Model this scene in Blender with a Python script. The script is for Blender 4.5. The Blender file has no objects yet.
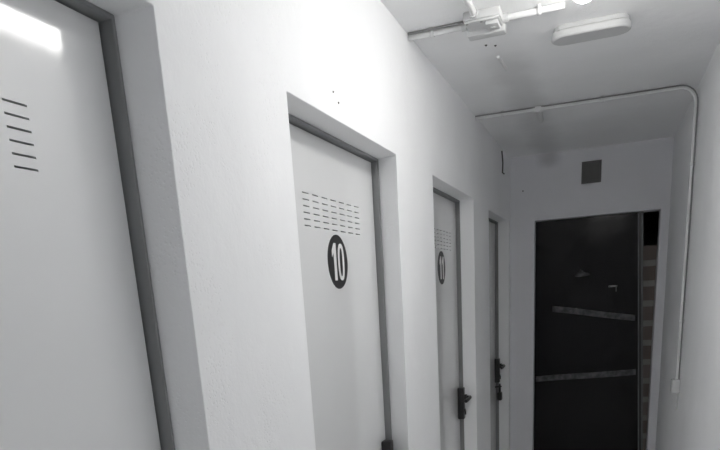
import bpy, bmesh, math, random
from mathutils import Vector, Matrix
random.seed(4)
scn = bpy.context.scene
COL = scn.collection

# ------------------------------------------------------------------ dimensions (metres)
W, H, YE = 1.050, 2.455, 5.048          # corridor width, ceiling height, end wall
YB = -3.4                               # wall behind the viewer
FX, LX = -0.074, -0.096                 # front of the door frames, front of the door leaves
WT = 0.16                               # thickness of the left wall

# ------------------------------------------------------------------ materials
def mat(name, col, rough=.6, metal=0., coat=0., emit=None, spec=.5):
    m = bpy.data.materials.new(name); m.use_nodes = True
    b = m.node_tree.nodes['Principled BSDF']
    b.inputs['Base Color'].default_value = (*col, 1)
    b.inputs['Roughness'].default_value = rough
    b.inputs['Metallic'].default_value = metal
    b.inputs['Coat Weight'].default_value = coat
    b.inputs['Coat Roughness'].default_value = .10
    b.inputs['Specular IOR Level'].default_value = spec
    if emit:
        b.inputs['Emission Color'].default_value = (*emit[0], 1)
        b.inputs['Emission Strength'].default_value = emit[1]
    return m

def N(m, kind, **kw):
    n = m.node_tree.nodes.new(kind)
    for k, v in kw.items():
        if k in n.inputs: n.inputs[k].default_value = v
        else: setattr(n, k, v)
    return n
def L(m, a, b): m.node_tree.links.new(a, b)
def bsdf(m): return m.node_tree.nodes['Principled BSDF']

def add_bump(m, layers, strength=.5):
    """layers: (scale, detail, distance)"""
    tc = N(m, 'ShaderNodeTexCoord'); prev = None
    for sc, det, dist in layers:
        t = N(m, 'ShaderNodeTexNoise', Scale=sc, Detail=det); L(m, tc.outputs['Object'], t.inputs['Vector'])
        b = N(m, 'ShaderNodeBump', Strength=strength, Distance=dist)
        L(m, t.outputs['Fac'], b.inputs['Height'])
        if prev: L(m, prev.outputs['Normal'], b.inputs['Normal'])
        prev = b
    L(m, prev.outputs['Normal'], bsdf(m).inputs['Normal'])
    return tc

def mottled(m, c0, c1, scale, det=4):
    tc = N(m, 'ShaderNodeTexCoord'); t = N(m, 'ShaderNodeTexNoise', Scale=scale, Detail=det)
    r = N(m, 'ShaderNodeValToRGB')
    r.color_ramp.elements[0].position = .35; r.color_ramp.elements[1].position = .65
    r.color_ramp.elements[0].color = (*c0, 1); r.color_ramp.elements[1].color = (*c1, 1)
    L(m, tc.outputs['Object'], t.inputs['Vector']); L(m, t.outputs['Fac'], r.inputs['Fac'])
    L(m, r.outputs['Color'], bsdf(m).inputs['Base Color'])

def plaster(name, c, d=.02):
    m = mat(name, c, .75, spec=.3)
    mottled(m, tuple(x*(1-d) for x in c), tuple(min(1, x*(1+d)) for x in c), 2.2)
    tc = add_bump(m, [(3.0, 2, .014), (24, 4, .0026), (140, 3, .0009)], .55)
    # small pits and chips in the paint
    v = N(m, 'ShaderNodeTexVoronoi', Scale=120.); L(m, tc.outputs['Object'], v.inputs['Vector'])
    k = N(m, 'ShaderNodeTexNoise', Scale=5.5, Detail=3.); L(m, tc.outputs['Object'], k.inputs['Vector'])
    kr = N(m, 'ShaderNodeMapRange'); L(m, k.outputs['Fac'], kr.inputs['Value'])      # pits come in patches
    for q, x in (('From Min', .48), ('From Max', .66), ('To Min', 0.), ('To Max', .30)): kr.inputs[q].default_value = x
    r = N(m, 'ShaderNodeMath', operation='SUBTRACT', use_clamp=True); L(m, v.outputs['Distance'], r.inputs[0]); L(m, kr.outputs['Result'], r.inputs[1])
    g = N(m, 'ShaderNodeMath', operation='MULTIPLY', use_clamp=True); g.inputs[1].default_value = 9.; L(m, r.outputs[0], g.inputs[0])
    last = bsdf(m).inputs['Normal'].links[0].from_node
    b = N(m, 'ShaderNodeBump', Strength=.4, Distance=.0016); L(m, g.outputs[0], b.inputs['Height'])
    L(m, last.outputs['Normal'], b.inputs['Normal']); L(m, b.outputs['Normal'], bsdf(m).inputs['Normal'])
    return m

M = {}
BULB, BATTEN, BACK_FILL = 36., 10.5, 7.2
M['wall'] = plaster('white_plaster', (.875, .88, .89))
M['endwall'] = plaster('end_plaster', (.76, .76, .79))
M['ceil'] = plaster('ceiling_plaster', (.90, .905, .915))
M['floor'] = mat('concrete', (.30, .295, .285), .7); mottled(M['floor'], (.76, .755, .74), (.84, .835, .82), 6); add_bump(M['floor'], [(40, 4, .002)])
M['leaf'] = mat('grey_door_paint', (.735, .74, .745), .38, coat=1.); add_bump(M['leaf'], [(5, 1, .0015)], .25)
M['frame'] = mat('dark_grey_frame', (.235, .24, .245), .45)
M['void'] = mat('slot_dark', (.012, .012, .013), .9)
M['black'] = mat('black_plastic', (.012, .012, .013), .32)
M['disc'] = mat('black_vinyl', (.014, .014, .015), .45)
M['digit'] = mat('white_vinyl', (.72, .72, .72), .5)
M['plastic'] = mat('white_plastic', (.58, .585, .59), .45)
M['pipe'] = mat('painted_pipe', (.68, .685, .69), .5); add_bump(M['pipe'], [(60, 2, .001)], .4)
M['steel'] = mat('steel', (.55, .55, .56), .3, 1.)
M['alu'] = mat('aluminium_edge', (.17, .17, .175), .5, .3)
M['panel'] = mat('black_glossy_panel', (.004, .004, .005), .14, spec=.18); add_bump(M['panel'], [(2.2, 2, .02)], .35)
M['strip'] = mat('pale_strip', (.06, .06, .062), .55); mottled(M['strip'], (.03, .03, .033), (.095, .095, .10), 24, 2)
M['vent'] = mat('vent_grey', (.17, .167, .165), .7)
M['lamp'] = mat('lamp_diffuser', (.9, .9, .9), .4, emit=((1.0, .99, .965), BATTEN))
M['back_fill'] = mat('back_fill_diffuser', (.9, .9, .9), .4, emit=((1.0, .99, .965), BACK_FILL))
M['bulb'] = mat('bulb_glass', (.9, .9, .9), .3, emit=((1.0, .985, .94), BULB))
M['chip'] = mat('bare_chip', (.10, .095, .09), .9)
M['cable'] = mat('shadow_line_grey', (.24, .24, .245), .6)  # grey that stands in for the shadow line beside the pipes
M['tubes'] = mat('dull_metal', (.30, .30, .30), .3, .8)

# brick of the pier behind the end door
mb = mat('brick', (.2, .14, .12), .85)
tc = N(mb, 'ShaderNodeTexCoord'); mp = N(mb, 'ShaderNodeMapping'); mp.inputs['Rotation'].default_value = (math.radians(-90), 0, 0)
br = N(mb, 'ShaderNodeTexBrick'); br.offset = .5
for k, v in {'Color1': (.21, .175, .16, 1), 'Color2': (.33, .295, .275, 1), 'Mortar': (.40, .39, .37, 1), 'Scale': 1., 'Mortar Size': .022, 'Brick Width': .7, 'Row Height': .14, 'Bias': -.2}.items(): br.inputs[k].default_value = v
L(mb, tc.outputs['Object'], mp.inputs['Vector']); L(mb, mp.outputs['Vector'], br.inputs['Vector']); L(mb, br.outputs['Color'], bsdf(mb).inputs['Base Color'])
bb = N(mb, 'ShaderNodeBump', Strength=.6, Distance=.006); bb.invert = True
L(mb, br.outputs['Fac'], bb.inputs['Height']); L(mb, bb.outputs['Normal'], bsdf(mb).inputs['Normal'])
M['brick'] = mb

# the ceiling carries an old dirty band where a cable run was taken away, ending in a smudge on the end wall
def stain(m, terms, depth):
    """multiply the base colour by 1-depth*mask, mask = product of smooth bands (axis, centre, halfwidth, soft)"""
    src = bsdf(m).inputs['Base Color'].links[0].from_socket
    geo = N(m, 'ShaderNodeNewGeometry'); sep = N(m, 'ShaderNodeSeparateXYZ')
    nz = N(m, 'ShaderNodeTexNoise', Scale=5., Detail=3.); L(m, geo.outputs['Position'], nz.inputs['Vector'])
    mixv = N(m, 'ShaderNodeVectorMath', operation='MULTIPLY_ADD'); mixv.inputs[1].default_value = (.12, .12, .12)
    L(m, nz.outputs['Color'], mixv.inputs[0]); L(m, geo.outputs['Position'], mixv.inputs[2])
    sub = N(m, 'ShaderNodeVectorMath', operation='SUBTRACT'); sub.inputs[1].default_value = (.06, .06, .06)
    L(m, mixv.outputs[0], sub.inputs[0]); L(m, sub.outputs[0], sep.inputs[0])
    acc = None
    for ax, c, hw, soft in terms:
        s = N(m, 'ShaderNodeMath', operation='SUBTRACT'); s.inputs[1].default_value = c; L(m, sep.outputs[ax], s.inputs[0])
        a = N(m, 'ShaderNodeMath', operation='ABSOLUTE'); L(m, s.outputs[0], a.inputs[0])
        r = N(m, 'ShaderNodeMapRange', interpolation_type='SMOOTHSTEP')
        for k, v in (('From Min', hw+soft), ('From Max', max(hw-soft, 0)), ('To Min', 0.), ('To Max', 1.)): r.inputs[k].default_value = v
        L(m, a.outputs[0], r.inputs['Value'])
        if acc is None: acc = r.outputs['Result']
        else:
            p = N(m, 'ShaderNodeMath', operation='MULTIPLY'); L(m, acc, p.inputs[0]); L(m, r.outputs['Result'], p.inputs[1]); acc = p.outputs[0]
    f = N(m, 'ShaderNodeMath', operation='MULTIPLY'); f.inputs[1].default_value = depth; L(m, acc, f.inputs[0])
    mx = N(m, 'ShaderNodeMix', data_type='RGBA'); L(m, f.outputs[0], mx.inputs[0]); L(m, src, mx.inputs[6]); mx.inputs[7].default_value = (.16, .16, .165, 1)
    L(m, mx.outputs[2], bsdf(m).inputs['Base Color'])
stain(M['ceil'], [(0, .27, .07, .06), (1, 3.95, 1.15, .25)], .20)
stain(M['endwall'], [(0, .26, .06, .05), (2, 2.43, .05, .04)], .35)
stain(M['wall'], [(0, 0, .12, .05), (1, 4.56, .012, .012), (2, 2.39, .06, .03)], .0)

# ------------------------------------------------------------------ mesh helpers
def box(bm, x0, x1, y0, y1, z0, z1, bev=0., seg=2):
    r = bmesh.ops.create_cube(bm, size=1)
    vs = r['verts']
    for v in vs:
        v.co = Vector(((x0+x1)/2 + v.co.x*(x1-x0), (y0+y1)/2 + v.co.y*(y1-y0), (z0+z1)/2 + v.co.z*(z1-z0)))
    if bev:
        es = list({e for v in vs for e in v.link_edges})
        bmesh.ops.bevel(bm, geom=es, offset=bev, segments=seg, affect='EDGES', profile=.5)
    return vs

def cyl(bm, p0, p1, r0, r1=None, seg=20):
    p0, p1 = Vector(p0), Vector(p1); d = p1-p0
    q = d.to_track_quat('Z', 'Y').to_matrix().to_4x4()
    bmesh.ops.create_cone(bm, cap_ends=True, segments=seg, radius1=r0, radius2=r0 if r1 is None else r1, depth=d.length,
                          matrix=Matrix.Translation((p0+p1)/2) @ q)

def tube(bm, pts, r, seg=14, closed=False):
    pts = [Vector(p) for p in pts]; n = len(pts); rings = []
    up = Vector((0.123, .456, .881)).normalized()
    for i, p in enumerate(pts):
        a = pts[(i-1) % n] if (closed or i) else p
        b = pts[(i+1) % n] if (closed or i < n-1) else p
        t = (b-a).normalized(); u = (up - t*up.dot(t)).normalized(); v = t.cross(u); up = u
        rings.append([bm.verts.new(p + (u*math.cos(2*math.pi*k/seg)+v*math.sin(2*math.pi*k/seg))*r) for k in range(seg)])
    for i in range(n if closed else n-1):
        A, B = rings[i], rings[(i+1) % n]
        for k in range(seg): bm.faces.new((A[k], A[(k+1) % seg], B[(k+1) % seg], B[k]))
    if not closed:
        bm.faces.new(rings[0][::-1]); bm.faces.new(rings[-1])
    bmesh.ops.recalc_face_normals(bm, faces=bm.faces[:])

def prism(bm, outline, n, depth, holes=()):
    """outline: 3-D points in order; extruded by n*depth; one hole allowed (same point count)"""
    n = Vector(n)
    o0 = [bm.verts.new(p) for p in outline]; o1 = [bm.verts.new(Vector(p)+n*depth) for p in outline]
    k = len(o0)
    if holes:
        h = holes[0]; i0 = [bm.verts.new(p) for p in h]; i1 = [bm.verts.new(Vector(p)+n*depth) for p in h]
        for i in range(k):
            j = (i+1) % k
            bm.faces.new((o0[i], o0[j], o1[j], o1[i])); bm.faces.new((i0[j], i0[i], i1[i], i1[j]))
            bm.faces.new((o0[j], o0[i], i0[i], i0[j])); bm.faces.new((o1[i], o1[j], i1[j], i1[i]))
    else:
        bm.faces.new(o0[::-1]); bm.faces.new(o1)
        for i in range(k):
            j = (i+1) % k; bm.faces.new((o0[i], o0[j], o1[j], o1[i]))
    bmesh.ops.recalc_face_normals(bm, faces=bm.faces[:])

def grid_wall(axes, us, vs, hole, f0, f1):
    """slab with rectangular openings. axes maps (u,v,w)->xyz, w between f0 (back) and f1 (front)"""
    bm = bmesh.new(); cache = {}
    def V(i, j, w):
        k = (i, j, w)
        if k not in cache: cache[k] = bm.verts.new(axes(us[i], vs[j], w))
        return cache[k]
    nu, nv = len(us)-1, len(vs)-1
    solid = lambda i, j: 0 <= i < nu and 0 <= j < nv and not hole(i, j)
    for i in range(nu):
        for j in range(nv):
            if not solid(i, j): continue
            for w in (f0, f1): bm.faces.new((V(i, j, w), V(i+1, j, w), V(i+1, j+1, w), V(i, j+1, w)))
            for (di, dj, a, b) in ((-1, 0, (i, j), (i, j+1)), (1, 0, (i+1, j), (i+1, j+1)), (0, -1, (i, j), (i+1, j)), (0, 1, (i, j+1), (i+1, j+1))):
                if not solid(i+di, j+dj): bm.faces.new((V(*a, f0), V(*b, f0), V(*b, f1), V(*a, f1)))
    bmesh.ops.recalc_face_normals(bm, faces=bm.faces[:])
    return bm

def base(o):
    p = o; v = Vector((0, 0, 0))
    while p: v += p.location; p = p.parent
    return v
def obj(name, bm, m, parent=None, smooth=False, origin=None, bevel=0., seg=3):
    """link a world-space bmesh as ONE mesh object whose origin sits inside it"""
    me = bpy.data.meshes.new(name)
    cs = [v.co for v in bm.verts]
    if origin is None:
        lo = Vector([min(c[i] for c in cs) for i in range(3)]); hi = Vector([max(c[i] for c in cs) for i in range(3)])
        origin = (lo+hi)/2
    origin = Vector(origin)
    bmesh.ops.translate(bm, verts=bm.verts, vec=-origin)
    bm.to_mesh(me); bm.free()
    o = bpy.data.objects.new(name, me); COL.objects.link(o)
    for x in (m if isinstance(m, (list, tuple)) else [m]): me.materials.append(x)
    if parent: o.parent = parent; o.location = origin - base(parent)
    else: o.location = origin
    if smooth:
        for p in me.polygons: p.use_smooth = True
        if hasattr(me, 'set_sharp_from_angle'): me.set_sharp_from_angle(angle=math.radians(40))
    if bevel:
        b = o.modifiers.new('bevel', 'BEVEL'); b.width = bevel; b.segments = seg; b.limit_method = 'ANGLE'; b.angle_limit = math.radians(40)
    return o
def tag(o, label=None, cat=None, group=None, kind=None):
    for k, v in (('label', label), ('category', cat), ('group', group), ('kind', kind)):
        if v: o[k] = v
    return o
def thing(name, loc, label, cat, group=None, kind=None):
    o = bpy.data.objects.new(name, None); COL.objects.link(o); o.location = loc; o.empty_display_size = .1
    return tag(o, label, cat, group, kind)
BM = bmesh.new

# ------------------------------------------------------------------ room shell
DOORS = [  # y0, y1 of the opening, top
    dict(y0=.135, y1=.980, z=2.053), dict(y0=1.442, y1=2.287, z=2.040),
    dict(y0=2.753, y1=3.634, z=2.042), dict(y0=4.108, y1=4.955, z=2.030)]
us = [YB]; cells = set(); tops = sorted({d['z'] for d in DOORS}); vs = [0.] + tops + [H+.05]
for d in DOORS: us += [d['y0'], d['y1']]
us += [YE+.25]
def hole(i, j):
    if i % 2 == 1: return vs[j+1] <= DOORS[i//2]['z'] + 1e-6
    return False
bm = grid_wall(lambda u, v, w: (w, u, v), us, vs, hole, -WT, 0.)
# the plaster edge of the far reveal beside door 10 leans back
for v in bm.verts:
    if abs(v.co.x) < 1e-6 and abs(v.co.y-2.287) < 1e-6 and v.co.z < 2.05: v.co.y -= .03
    if abs(v.co.x+WT) < 1e-6 and abs(v.co.y-2.287) < 1e-6 and v.co.z < 2.05: v.co.y += .036
    if abs(v.co.x) < 1e-6 and abs(v.co.y-.980) < 1e-6 and v.co.z < 2.06: v.co.y += .002
tag(obj('wall_left', bm, M['wall'], bevel=.004, origin=(0, 0, 0)), 'long white plastered wall with four recessed grey doors', 'wall', kind='structure')
bm = BM(); box(bm, W, W+.12, YB, YE+.25, 0, H+.05)
tag(obj('wall_right', bm, M['wall'], origin=(0, 0, 0)), 'plain white wall on the right with a vertical pipe', 'wall', kind='structure')
EX0, EX1, EZ = .173, .993, 2.021
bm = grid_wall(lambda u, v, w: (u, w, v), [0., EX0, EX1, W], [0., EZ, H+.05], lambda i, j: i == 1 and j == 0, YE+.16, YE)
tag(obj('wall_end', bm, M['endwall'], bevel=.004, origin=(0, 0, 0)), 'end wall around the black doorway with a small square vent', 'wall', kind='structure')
bm = BM(); box(bm, -WT, W+.12, YB-.12, YB, 0, H+.05)
tag(obj('wall_back', bm, M['wall'], origin=(0, 0, 0)), 'white wall closing the corridor behind the viewer', 'wall', kind='structure')
bm = BM(); box(bm, -WT-1.0, W+.12, YB-.12, YE+1.6, -.1, 0)
tag(obj('floor', bm, M['floor'], origin=(0, 0, 0)), 'grey concrete corridor floor', 'floor', kind='structure')
bm = BM(); box(bm, 0, W, YB, YE, H, H+.05)
tag(obj('ceiling', bm, M['ceil'], origin=(0, 0, 0)), 'white painted ceiling with a faint dirty band', 'ceiling', kind='structure')

# ------------------------------------------------------------------ left doors
def digit_one(bm, c, h, x, t):
    """plain bold 1; c = (y, z) centre"""
    y, z = c; w = h*.30
    pts = [(-.10, -.5), (.5, -.5), (.5, .5), (.02, .5), (-.5, .30), (-.5, .12), (-.10, .24)]
    prism(bm, [(x, y+a*w, z+b*h) for a, b in pts], (1, 0, 0), t)
def digit_zero(bm, c, h, x, t):
    y, z = c; o, i = [], []
    w, th = h*.46, h*.125
    for k in range(40):
        a = 2*math.pi*k/40; ca, sa = math.cos(a), math.sin(a)
        s = lambda v, e: math.copysign(abs(v)**e, v)
        o.append((x, y+s(ca, .75)*w/2, z+s(sa, .75)*h/2)); i.append((x, y+s(ca, .75)*(w/2-th), z+s(sa, .75)*(h/2-th*.95)))
    prism(bm, o, (1, 0, 0), t, [i])

def lever(root, y, z):
    """black lever lock: case, plate, spindle with lever"""
    h = obj('door_handle', (lambda b: (box(b, LX, -.060, y-.022, y+.022, z-.125, z+.055, .006), b)[1])(BM()), M['black'], root, True)
    b = BM(); cyl(b, (-.060, y, z), (-.046, y, z), .017); cyl(b, (-.052, y, z), (-.026, y, z), .010)
    tube(b, [(-.030, y+.006, z), (-.026, y-.012, z), (-.026, y-.05, z-.001), (-.027, y-.09, z-.003), (-.030, y-.112, z-.004)], .0095)
    obj('lever', b, M['black'], h, True)
    b = BM(); cyl(b, (-.062, y, z-.075), (-.055, y, z-.075), .009); box(b, -.060, -.052, y-.004, y+.004, z-.1, z-.076, .001)
    obj('lock_cylinder', b, M['black'], h, True)
    return h

def door(n, d, slots_end=None, number=None, disc_y=None, label='', hy=None, hz=1.0, gap=0.):
    y0, y1, zt = d['y0'], d['y1'], d['z']
    root = thing('door_%d' % n, ((FX, (y0+y1)/2, 0)), label, 'door', 'storage room doors along the left wall', 'structure')
    # steel frame: two jambs and a head, 7 mm face, deep inner rebate
    fw = .008
    fr = grid_wall(lambda u, v, w: (w, u, v), [y0, y0+fw, y1-fw, y1], [0., zt-fw, zt], lambda i, j: i == 1 and j == 0, LX-.035, FX)
    obj('door_frame', fr, M['frame'], root, bevel=.002)
    # leaf with a block of punched vent slots
    uu = [y0+fw+.002]; zz = [.006]; cut = set()
    if slots_end:
        rows = [1.871-.0168*k+(.012 if n == 1 else 0) for k in range(6)][::-1]
        starts = [slots_end-.042-.0653*k for k in range(7)][::-1]
        for s in starts: uu += [s, s+.042]
        for r in rows: zz += [r-.0015, r+.0015]
    uu.append(y1-fw-.007); zz.append(zt-fw-.003-gap)
    hole = lambda i, j: slots_end and i % 2 == 1 and j % 2 == 1
    lf = obj('door_leaf', grid_wall(lambda u, v, w: (w, u, v), uu, zz, hole, LX-.03, LX), M['leaf'], root)
    if slots_end:
        b = BM(); box(b, LX-.034, LX-.031, starts[0]-.02, starts[-1]+.06, rows[0]-.02, rows[-1]+.02)  # near-black sheet painted for the shade of the room behind the slots
        obj('slot_shade', b, M['void'], lf)
    if number:
        b = BM(); dz = 1.696
        cyl(b, (LX, disc_y, dz), (LX+.0012, disc_y, dz), .079, seg=64)
        dd = obj('number_disc', b, M['disc'], lf, True)
        b = BM(); hgt = .108; x = LX+.0013
        if number == '10':
            digit_one(b, (disc_y-.030, dz), hgt, x, .0006); digit_zero(b, (disc_y+.024, dz), hgt, x, .0006)
        else:
            digit_one(b, (disc_y-.026, dz), hgt, x, .0006); digit_one(b, (disc_y+.024, dz), hgt, x, .0006)
        obj('door_number', b, M['digit'], dd)
    if hy is not None: lever(lf, hy, hz)
    return root, lf

door(1, DOORS[0], .787, None, None, 'nearest grey door with rows of vent slots, cut by the left edge', .925, 1.0)
door(2, DOORS[1], 2.123, '10', 1.910, 'grey door marked with a white 10 on a black disc', 2.238, 1.005)
door(3, DOORS[2], 3.497, '11', 3.268, 'grey door marked with a white 11 on a black disc', 3.590, .995)
door4, _ = door(4, DOORS[3], None, None, None, 'farthest door on the left wall, seen as a narrow dark slit', 4.905, 1.01)

b = BM(); tube(b, [(LX, 4.905, .850), (-.062, 4.897, .853), (-.050, 4.905, .855), (-.062, 4.913, .853), (LX, 4.907, .850)], .005, 10)
obj('staple', b, M['black'], door4, True)
# padlock hanging below the handle of the farthest left door
pl = thing('padlock', (-.060, 4.905, .75), 'small black padlock hanging below the handle of the farthest left door', 'padlock')
b = BM(); box(b, -.078, -.044, 4.880, 4.930, .750, .812, .007); obj('lock_body', b, M['black'], pl, True)
b = BM(); tube(b, [(-.060, 4.890, .808), (-.060, 4.890, .850)] + [(-.060, 4.905-.015*math.cos(a), .850+.022*math.sin(a)) for a in [math.pi*k/8 for k in range(1, 8)]] + [(-.060, 4.920, .850), (-.060, 4.920, .808)], .0055, 10)
obj('shackle', b, M['black'], pl, True)

# ------------------------------------------------------------------ end door
e = thing('door_5', ((EX0+EX1)/2, YE+.09, 0), 'black glossy door at the corridor end crossed by two pale strips', 'door', None, 'structure')
PY = YE+.050
def lean(z): return .868 + (2.01-z)*.0475 - .014           # the aluminium edge leans a little
b = BM(); prism(b, [(EX0+.002, PY, .01), (lean(.01), PY, .01), (lean(EZ-.004), PY, EZ-.004), (EX0+.002, PY, EZ-.004)], (0, 1, 0), .02)
pn = obj('door_panel', b, M['panel'], e)
b = BM(); zb = EZ-.004
for off, w in ((.0, .007), (.024, .009)):
    prism(b, [(lean(.01)+off, PY-.012, .01), (lean(.01)+off+w, PY-.012, .01), (lean(zb)+off+w, PY-.012, zb), (lean(zb)+off, PY-.012, zb)], (0, 1, 0), .045)
ep = obj('edge_post', b, M['alu'], e); b = BM()
prism(b, [(lean(.01)+.002, PY-.002, .01), (lean(.01)+.034, PY-.002, .01), (lean(zb)+.034, PY-.002, zb), (lean(zb)+.002, PY-.002, zb)], (0, 1, 0), .03)
obj('post_core', b, M['black'], ep)
for (xa, za, xb, zb2) in ((.300, 1.400, .870, 1.308), (.185, .880, .892, .922)):
    b = BM(); k = 14; top = []; bot = []
    for i in range(k+1):
        t = i/k; x = xa+(xb-xa)*t; z = za+(zb2-za)*t + .0012*math.sin(t*7)
        top.append((x, PY-.003, z+.021)); bot.append((x, PY-.003, z-.021))
    prism(b, top + bot[::-1], (0, 1, 0), .003)
    obj('cross_strip', b, M['strip'], pn)
# small metal bar and pale patch made up for two glints on the panel
b = BM(); box(b, .683, .742, PY-.010, PY, 1.532, 1.542, .002); cyl(b, (.735, PY-.006, 1.50), (.735, PY-.006, 1.54), .003)
obj('glint_bar', b, M['tubes'], pn, True)
b = BM()
vsx = [(.45, 1.622), (.475, 1.640), (.492, 1.668), (.505, 1.645), (.545, 1.640), (.56, 1.626), (.51, 1.618), (.475, 1.615)]
prism(b, [(x, PY-.004-.004*(i % 2), z) for i, (x, z) in enumerate(vsx)], (0, 1, 0), .003)
obj('glint_patch', b, M['strip'], pn)

# dark space behind the end door
b = BM()
box(b, -.02, W+.10, YE+1.45, YE+1.55, 0, H); box(b, -.12, -.02, YE+.25, YE+1.55, 0, H); box(b, W+.10, W+.2, YE+.25, YE+1.55, 0, H); box(b, -.12, W+.2, YE+.16, YE+1.55, H, H+.08)
tag(obj('wall_far', b, M['vent'], origin=(0, 0, 0)), 'dark space beyond the end door', 'wall', kind='structure')
b = BM(); box(b, .86, W-.003, YE+.165, YE+.40, 0, 1.80, .004)
tag(obj('brick_pier', b, M['brick'], origin=(.86, YE+.165, 0)), 'brown brick pier seen through the gap beside the black end door', 'pier')

# ------------------------------------------------------------------ square vent on the end wall
v = thing('wall_vent', (.546, YE, 2.30), 'small square dark grey vent high on the end wall', 'vent')
x0, x1, z0, z1 = .482, .610, 2.232, 2.372
b = grid_wall(lambda u, w_, w: (u, w, w_), [x0, x0+.008, x1-.008, x1], [z0, z0+.008, z1-.008, z1], lambda i, j: i == 1 and j == 1, YE, YE-.008)
obj('vent_frame', b, M['vent'], v, bevel=.001)
b = BM(); box(b, x0+.004, x1-.004, YE-.003, YE, z0+.004, z1-.004)
for k in range(9):
    z = z0+.016+.0135*k; prism(b, [(x0+.008, YE-.006, z), (x1-.008, YE-.006, z), (x1-.008, YE-.003, z+.006), (x0+.008, YE-.003, z+.006)], (0, 0, 1), .0015)
obj('vent_grille', b, M['vent'], v)

# ------------------------------------------------------------------ pipes, boxes and lamps on the ceiling
PR = .010; zc = H-PR-.002
def clip(parent, p, axis, wall):
    """saddle clip around a pipe at p; axis of pipe 'x' or 'z' or 'y'; wall = 'up' or 'right'"""
    b = BM(); p = Vector(p); r = PR+.002
    A = {'x': Vector((1, 0, 0)), 'y': Vector((0, 1, 0)), 'z': Vector((0, 0, 1))}[axis]
    U = Vector((0, 0, 1)) if wall == 'up' else Vector((1, 0, 0)); S = A.cross(U)
    pts = [p+S*.022+U*PR, p+S*r+U*PR] + [p+S*r*math.cos(a)-U*r*math.sin(a) for a in [math.pi*k/10 for k in range(11)]] + [p-S*r+U*PR, p-S*.022+U*PR]
    rows = [[b.verts.new(q+A*s) for q in pts] for s in (-.007, .007)]
    for i in range(len(pts)-1): b.faces.new((rows[0][i], rows[0][i+1], rows[1][i+1], rows[1][i]))
    o = obj('pipe_clip', b, M['pipe'], parent, True)
    m = o.modifiers.new('thick', 'SOLIDIFY'); m.thickness = .0018
    return o
def shadow_line(parent, pts, r=.0038):
    b = BM(); tube(b, pts, r, 10); obj('cable', b, M['cable'], parent, True)  # thin grey tube made up for the shadow line along a pipe
Y1 = 2.462
p = tag(obj('conduit_pipe', (lambda b: (tube(b, [(.002, Y1, zc), (.05, Y1, zc), (.2, Y1, zc)], PR), b)[1])(BM()), M['pipe'], None, True),
        'short white pipe on the ceiling between left wall and junction box', 'pipe', 'white conduit pipes')
clip(p, (.085, Y1, zc), 'x', 'up'); shadow_line(p, [(.004, Y1-.016, H-.005), (.12, Y1-.016, H-.005), (.206, Y1-.016, H-.005)])
p = tag(obj('conduit_pipe', (lambda b: (tube(b, [(.322, Y1, zc), (.40, Y1-.002, zc), (.52, Y1-.004, zc)], PR), b)[1])(BM()), M['pipe'], None, True),
        'short white pipe from the junction box towards the lit ceiling lamp', 'pipe', 'white conduit pipes')
clip(p, (.44, Y1-.002, zc), 'x', 'up')
tag(obj('conduit_pipe', (lambda b: (tube(b, [(.245, 2.372, zc), (.245, 2.2, zc), (.243, 1.5, zc), (.243, .4, zc)], PR), b)[1])(BM()), M['pipe'], None, True),
    'white pipe leaving the junction box upward out of the top edge', 'pipe', 'white conduit pipes')
# junction box
jb = thing('junction_box', (.262, 2.44, H), 'white square junction box on the ceiling where the pipes meet', 'box')
b = BM(); box(b, .207, .327, 2.378, 2.500, H-.026, H, .005); obj('box_body', b, M['plastic'], jb, True)
b = BM(); box(b, .205, .330, 2.462, 2.508, H-.046, H-.004, .005); box(b, .211, .323, 2.382, 2.47, H-.032, H-.026, .002); ld = obj('box_lid', b, M['plastic'], jb, True)
b = BM(); box(b, .278, .318, 2.392, 2.452, H-.044, H-.032, .004); cyl(b, (.298, 2.425, H-.047), (.298, 2.425, H-.044), .008); obj('terminal_block', b, M['plastic'], ld, True)
for x, y in ((.219, 2.39), (.265, 2.39)):
    b = BM(); cyl(b, (x, y, H-.034), (x, y, H-.032), .004); obj('screw', b, M['tubes'], ld, True)
for q0, q1 in (((.188, Y1, zc), (.204, Y1, zc)), ((.325, Y1, zc), (.342, Y1, zc)), ((.245, 2.36, zc), (.245, 2.378, zc))):
    b = BM(); cyl(b, q0, q1, .0145, seg=10); obj('cable_gland', b, M['plastic'], jb, True)

# second pipe: across the ceiling, round the corner, down the right wall
Y2 = 3.735; xr = W-PR-.002; R = .075
pts = [(.002, Y2-.02, zc), (.2, Y2-.015, zc), (.318, Y2-.01, zc), (.6, Y2-.004, zc), (.8, Y2, zc)]
pts += [(xr-R+R*math.sin(a), Y2, zc-R+R*math.cos(a)) for a in [math.pi/2*k/8 for k in range(9)]]
pts += [(xr, Y2, 1.9), (xr, Y2, 1.5), (xr, Y2+.005, 1.05)]
p = tag(obj('conduit_pipe', (lambda b: (tube(b, pts, PR), b)[1])(BM()), M['pipe'], None, True),
        'long white pipe crossing the ceiling and bending down the right wall', 'pipe', 'white conduit pipes')
clip(p, (.62, Y2-.004, zc), 'x', 'up'); clip(p, (.14, Y2-.017, zc), 'x', 'up'); clip(p, (xr, Y2, 1.36), 'z', 'right'); clip(p, (xr, Y2, 2.1), 'z', 'right')
q0 = (xr-R, zc-R)                         # centre of the bend; the added shadow line keeps to the outer side of it
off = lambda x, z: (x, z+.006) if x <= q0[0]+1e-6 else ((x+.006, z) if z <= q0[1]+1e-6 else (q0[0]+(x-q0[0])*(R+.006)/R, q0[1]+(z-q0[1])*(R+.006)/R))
shadow_line(p, [(off(x, z)[0], y-.0135, off(x, z)[1]) for x, y, z in pts], .0028)
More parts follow.
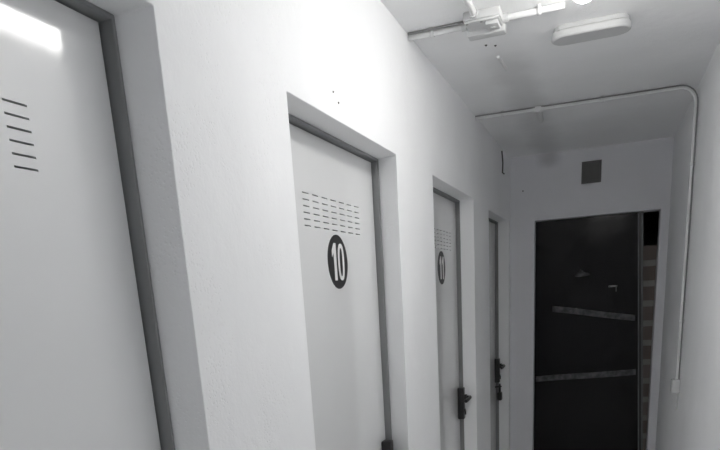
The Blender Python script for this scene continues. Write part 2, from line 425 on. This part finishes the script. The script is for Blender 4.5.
b = BM(); tube(b, [(.318, Y2-.03, zc), (.318, Y2+.02, zc), (.310, Y2+.19, zc-.008)], .016); cyl(b, (.29, Y2-.012, zc), (.346, Y2-.010, zc), .0150)
obj('tee_fitting', b, M['pipe'], p, True)
# socket box at the lower end of the pipe
sb = thing('wall_box', (W, 3.74, 1.03), 'small white box on the right wall at the lower pipe end', 'box')
b = BM(); box(b, W-.034, W, 3.705, 3.775, .992, 1.062, .004); obj('box_body', b, M['plastic'], sb, True)
b = BM(); box(b, W-.040, W-.034, 3.708, 3.772, .995, 1.059, .0025); obj('box_lid', b, M['plastic'], sb, True)
b = BM(); tube(b, [(W-.006, 3.735, .992), (W-.006, 3.735, .94), (W-.005, 3.735, .90)], .004); obj('cable_tail', b, M['pipe'], sb, True)

# emergency light: oblong bulkhead across the corridor
el = thing('emergency_light', (.592, 2.70, H), 'white oblong unlit emergency light across the ceiling', 'ceiling light')
def stadium(cx, cy, hl, r, z):
    out = []
    for k in range(13): a = -math.pi/2+math.pi*k/12; out.append((cx+hl-r+r*math.cos(a), cy+r*math.sin(a), z))
    for k in range(13): a = math.pi/2+math.pi*k/12; out.append((cx-hl+r+r*math.cos(a), cy+r*math.sin(a), z))
    return out
b = BM(); prism(b, stadium(.592, 2.70, .126, .046, H-.014), (0, 0, 1), .014); obj('light_base', b, M['plastic'], el, True, bevel=.002)
b = BM(); prism(b, stadium(.592, 2.70, .132, .052, H-.040), (0, 0, 1), .026); obj('light_cover', b, M['plastic'], el, True, bevel=.007)

# the lit lamp: a short batten along the corridor, mostly above the picture
def batten(x0, y0, y1, label, m):
    x1 = x0+.08; LZ = 2.330; xm = x0+.04
    lp = thing('ceiling_lamp', (xm, (y0+y1)/2, H), label, 'ceiling light')
    b = BM(); box(b, x0-.004, x1+.004, y0-.010, y1+.010, LZ+.038, LZ+.062, .003)
    for y in (y0+.15, y1-.15): cyl(b, (xm, y, LZ+.06), (xm, y, H), .006)
    obj('lamp_housing', b, M['plastic'], lp, True)
    b = BM(); box(b, x0, x1, y0, y1, LZ, LZ+.038, .012, 3); obj('lamp_diffuser', b, M[m], lp, True)
batten(.575, 1.28, 2.09, 'white batten lamp hanging over the corridor just above the picture', 'lamp')
batten(.485, -2.3, -1.4, 'added fill lamp on the ceiling behind the viewer, out of view', 'back_fill')  # added behind the viewer for fill light, no such source is seen
# bare bulb in a ceiling holder at the end of the short pipe: only its lower rim shows
bl = thing('ceiling_bulb', (.585, 2.262, H), 'lit bulb glowing at the top edge of the photo', 'ceiling light')
b = BM(); cyl(b, (.585, 2.262, H-.022), (.585, 2.262, H), .030, .040, 28); obj('bulb_holder', b, M['plastic'], bl, True)
b = BM(); bmesh.ops.create_uvsphere(b, u_segments=28, v_segments=16, radius=.036, matrix=Matrix.Translation((.585, 2.262, H-.048)) @ Matrix.Diagonal((1, 1, .95, 1)))
obj('bulb', b, M['bulb'], bl, True)

# leftovers: painted-over cable stub, screws and plaster chips
b = BM(); tube(b, [(.249, 2.85, H-.005), (.252, 2.95, H-.0045), (.256, 3.03, H-.004)], .006)
tag(obj('cable_stub', b, M['pipe'], None, True), 'short painted-over cable stub left on the ceiling behind the junction box', 'cable')
def screw(p, n, label, r=.005):
    p = Vector(p); n = Vector(n); b = BM(); cyl(b, p, p+n*.002, r, r*.8, 12); cyl(b, p+n*.002, p+n*.004, r*.55, r*.4, 10)
    tag(obj('screw', b, M['chip'], None, True), label, 'screw', 'old screws left in the plaster')
screw((.226, 2.713, H), (0, 0, -1), 'left of two dark old screws in the ceiling behind the junction box')
screw((.257, 2.735, H), (0, 0, -1), 'right of two dark old screws in the ceiling behind the junction box')
screw((.088, YE+.0015, 2.23), (0, -1, 0), 'small dark screw in the end wall left of the vent', .006)
screw((-.0015, 1.719, 2.103), (1, 0, 0), 'upper of two small screws in the wall above the door marked 10', .0035)
screw((-.0015, 1.752, 2.085), (1, 0, 0), 'lower of two small screws in the wall above the door marked 10', .0035)
b = BM(); tube(b, [(.006, 4.60, 2.43), (.012, 4.60, 2.36), (.010, 4.60, 2.30), (.022, 4.60, 2.29)], .004)  # made-up thin shape that gives a dark upright line by the corner
tag(obj('added_dark_line', b, M['chip'], None, True), 'thin dark upright line added high on the left wall near the end corner', 'mark')

# ------------------------------------------------------------------ camera
yaw, pitch, roll, F, PX, PYY = .3726, -.2653, -.0639, 642.0, 360., 468.
r = Vector((math.cos(yaw), math.sin(yaw), 0)); fw = Vector((-math.sin(yaw), math.cos(yaw), 0)); up = Vector((0, 0, 1))
fw, up = fw*math.cos(pitch)+up*math.sin(pitch), -fw*math.sin(pitch)+up*math.cos(pitch)
r, up = r*math.cos(roll)+up*math.sin(roll), -r*math.sin(roll)+up*math.cos(roll)
cd = bpy.data.cameras.new('camera'); cam = bpy.data.objects.new('camera', cd); COL.objects.link(cam)
cam.matrix_world = Matrix(((r.x, up.x, -fw.x, .68), (r.y, up.y, -fw.y, 0.), (r.z, up.z, -fw.z, 1.6), (0, 0, 0, 1)))
cd.sensor_fit = 'HORIZONTAL'; cd.sensor_width = 36; cd.lens = 36*F/720
cd.shift_x = (360-PX)/720; cd.shift_y = (PYY-225)/720; cd.clip_start = .02
scn.camera = cam
scn.cycles.max_bounces = 24; scn.cycles.diffuse_bounces = 20; scn.cycles.glossy_bounces = 8

# ------------------------------------------------------------------ world and colour
w = bpy.data.worlds.new('world'); scn.world = w; w.use_nodes = True
w.node_tree.nodes['Background'].inputs['Color'].default_value = (.5, .52, .56, 1)
w.node_tree.nodes['Background'].inputs['Strength'].default_value = 0.0
vs_ = scn.view_settings; vs_.view_transform = 'Standard'; vs_.look = 'None'; vs_.exposure = 0.80; vs_.gamma = 1.; vs_.use_curve_mapping = False
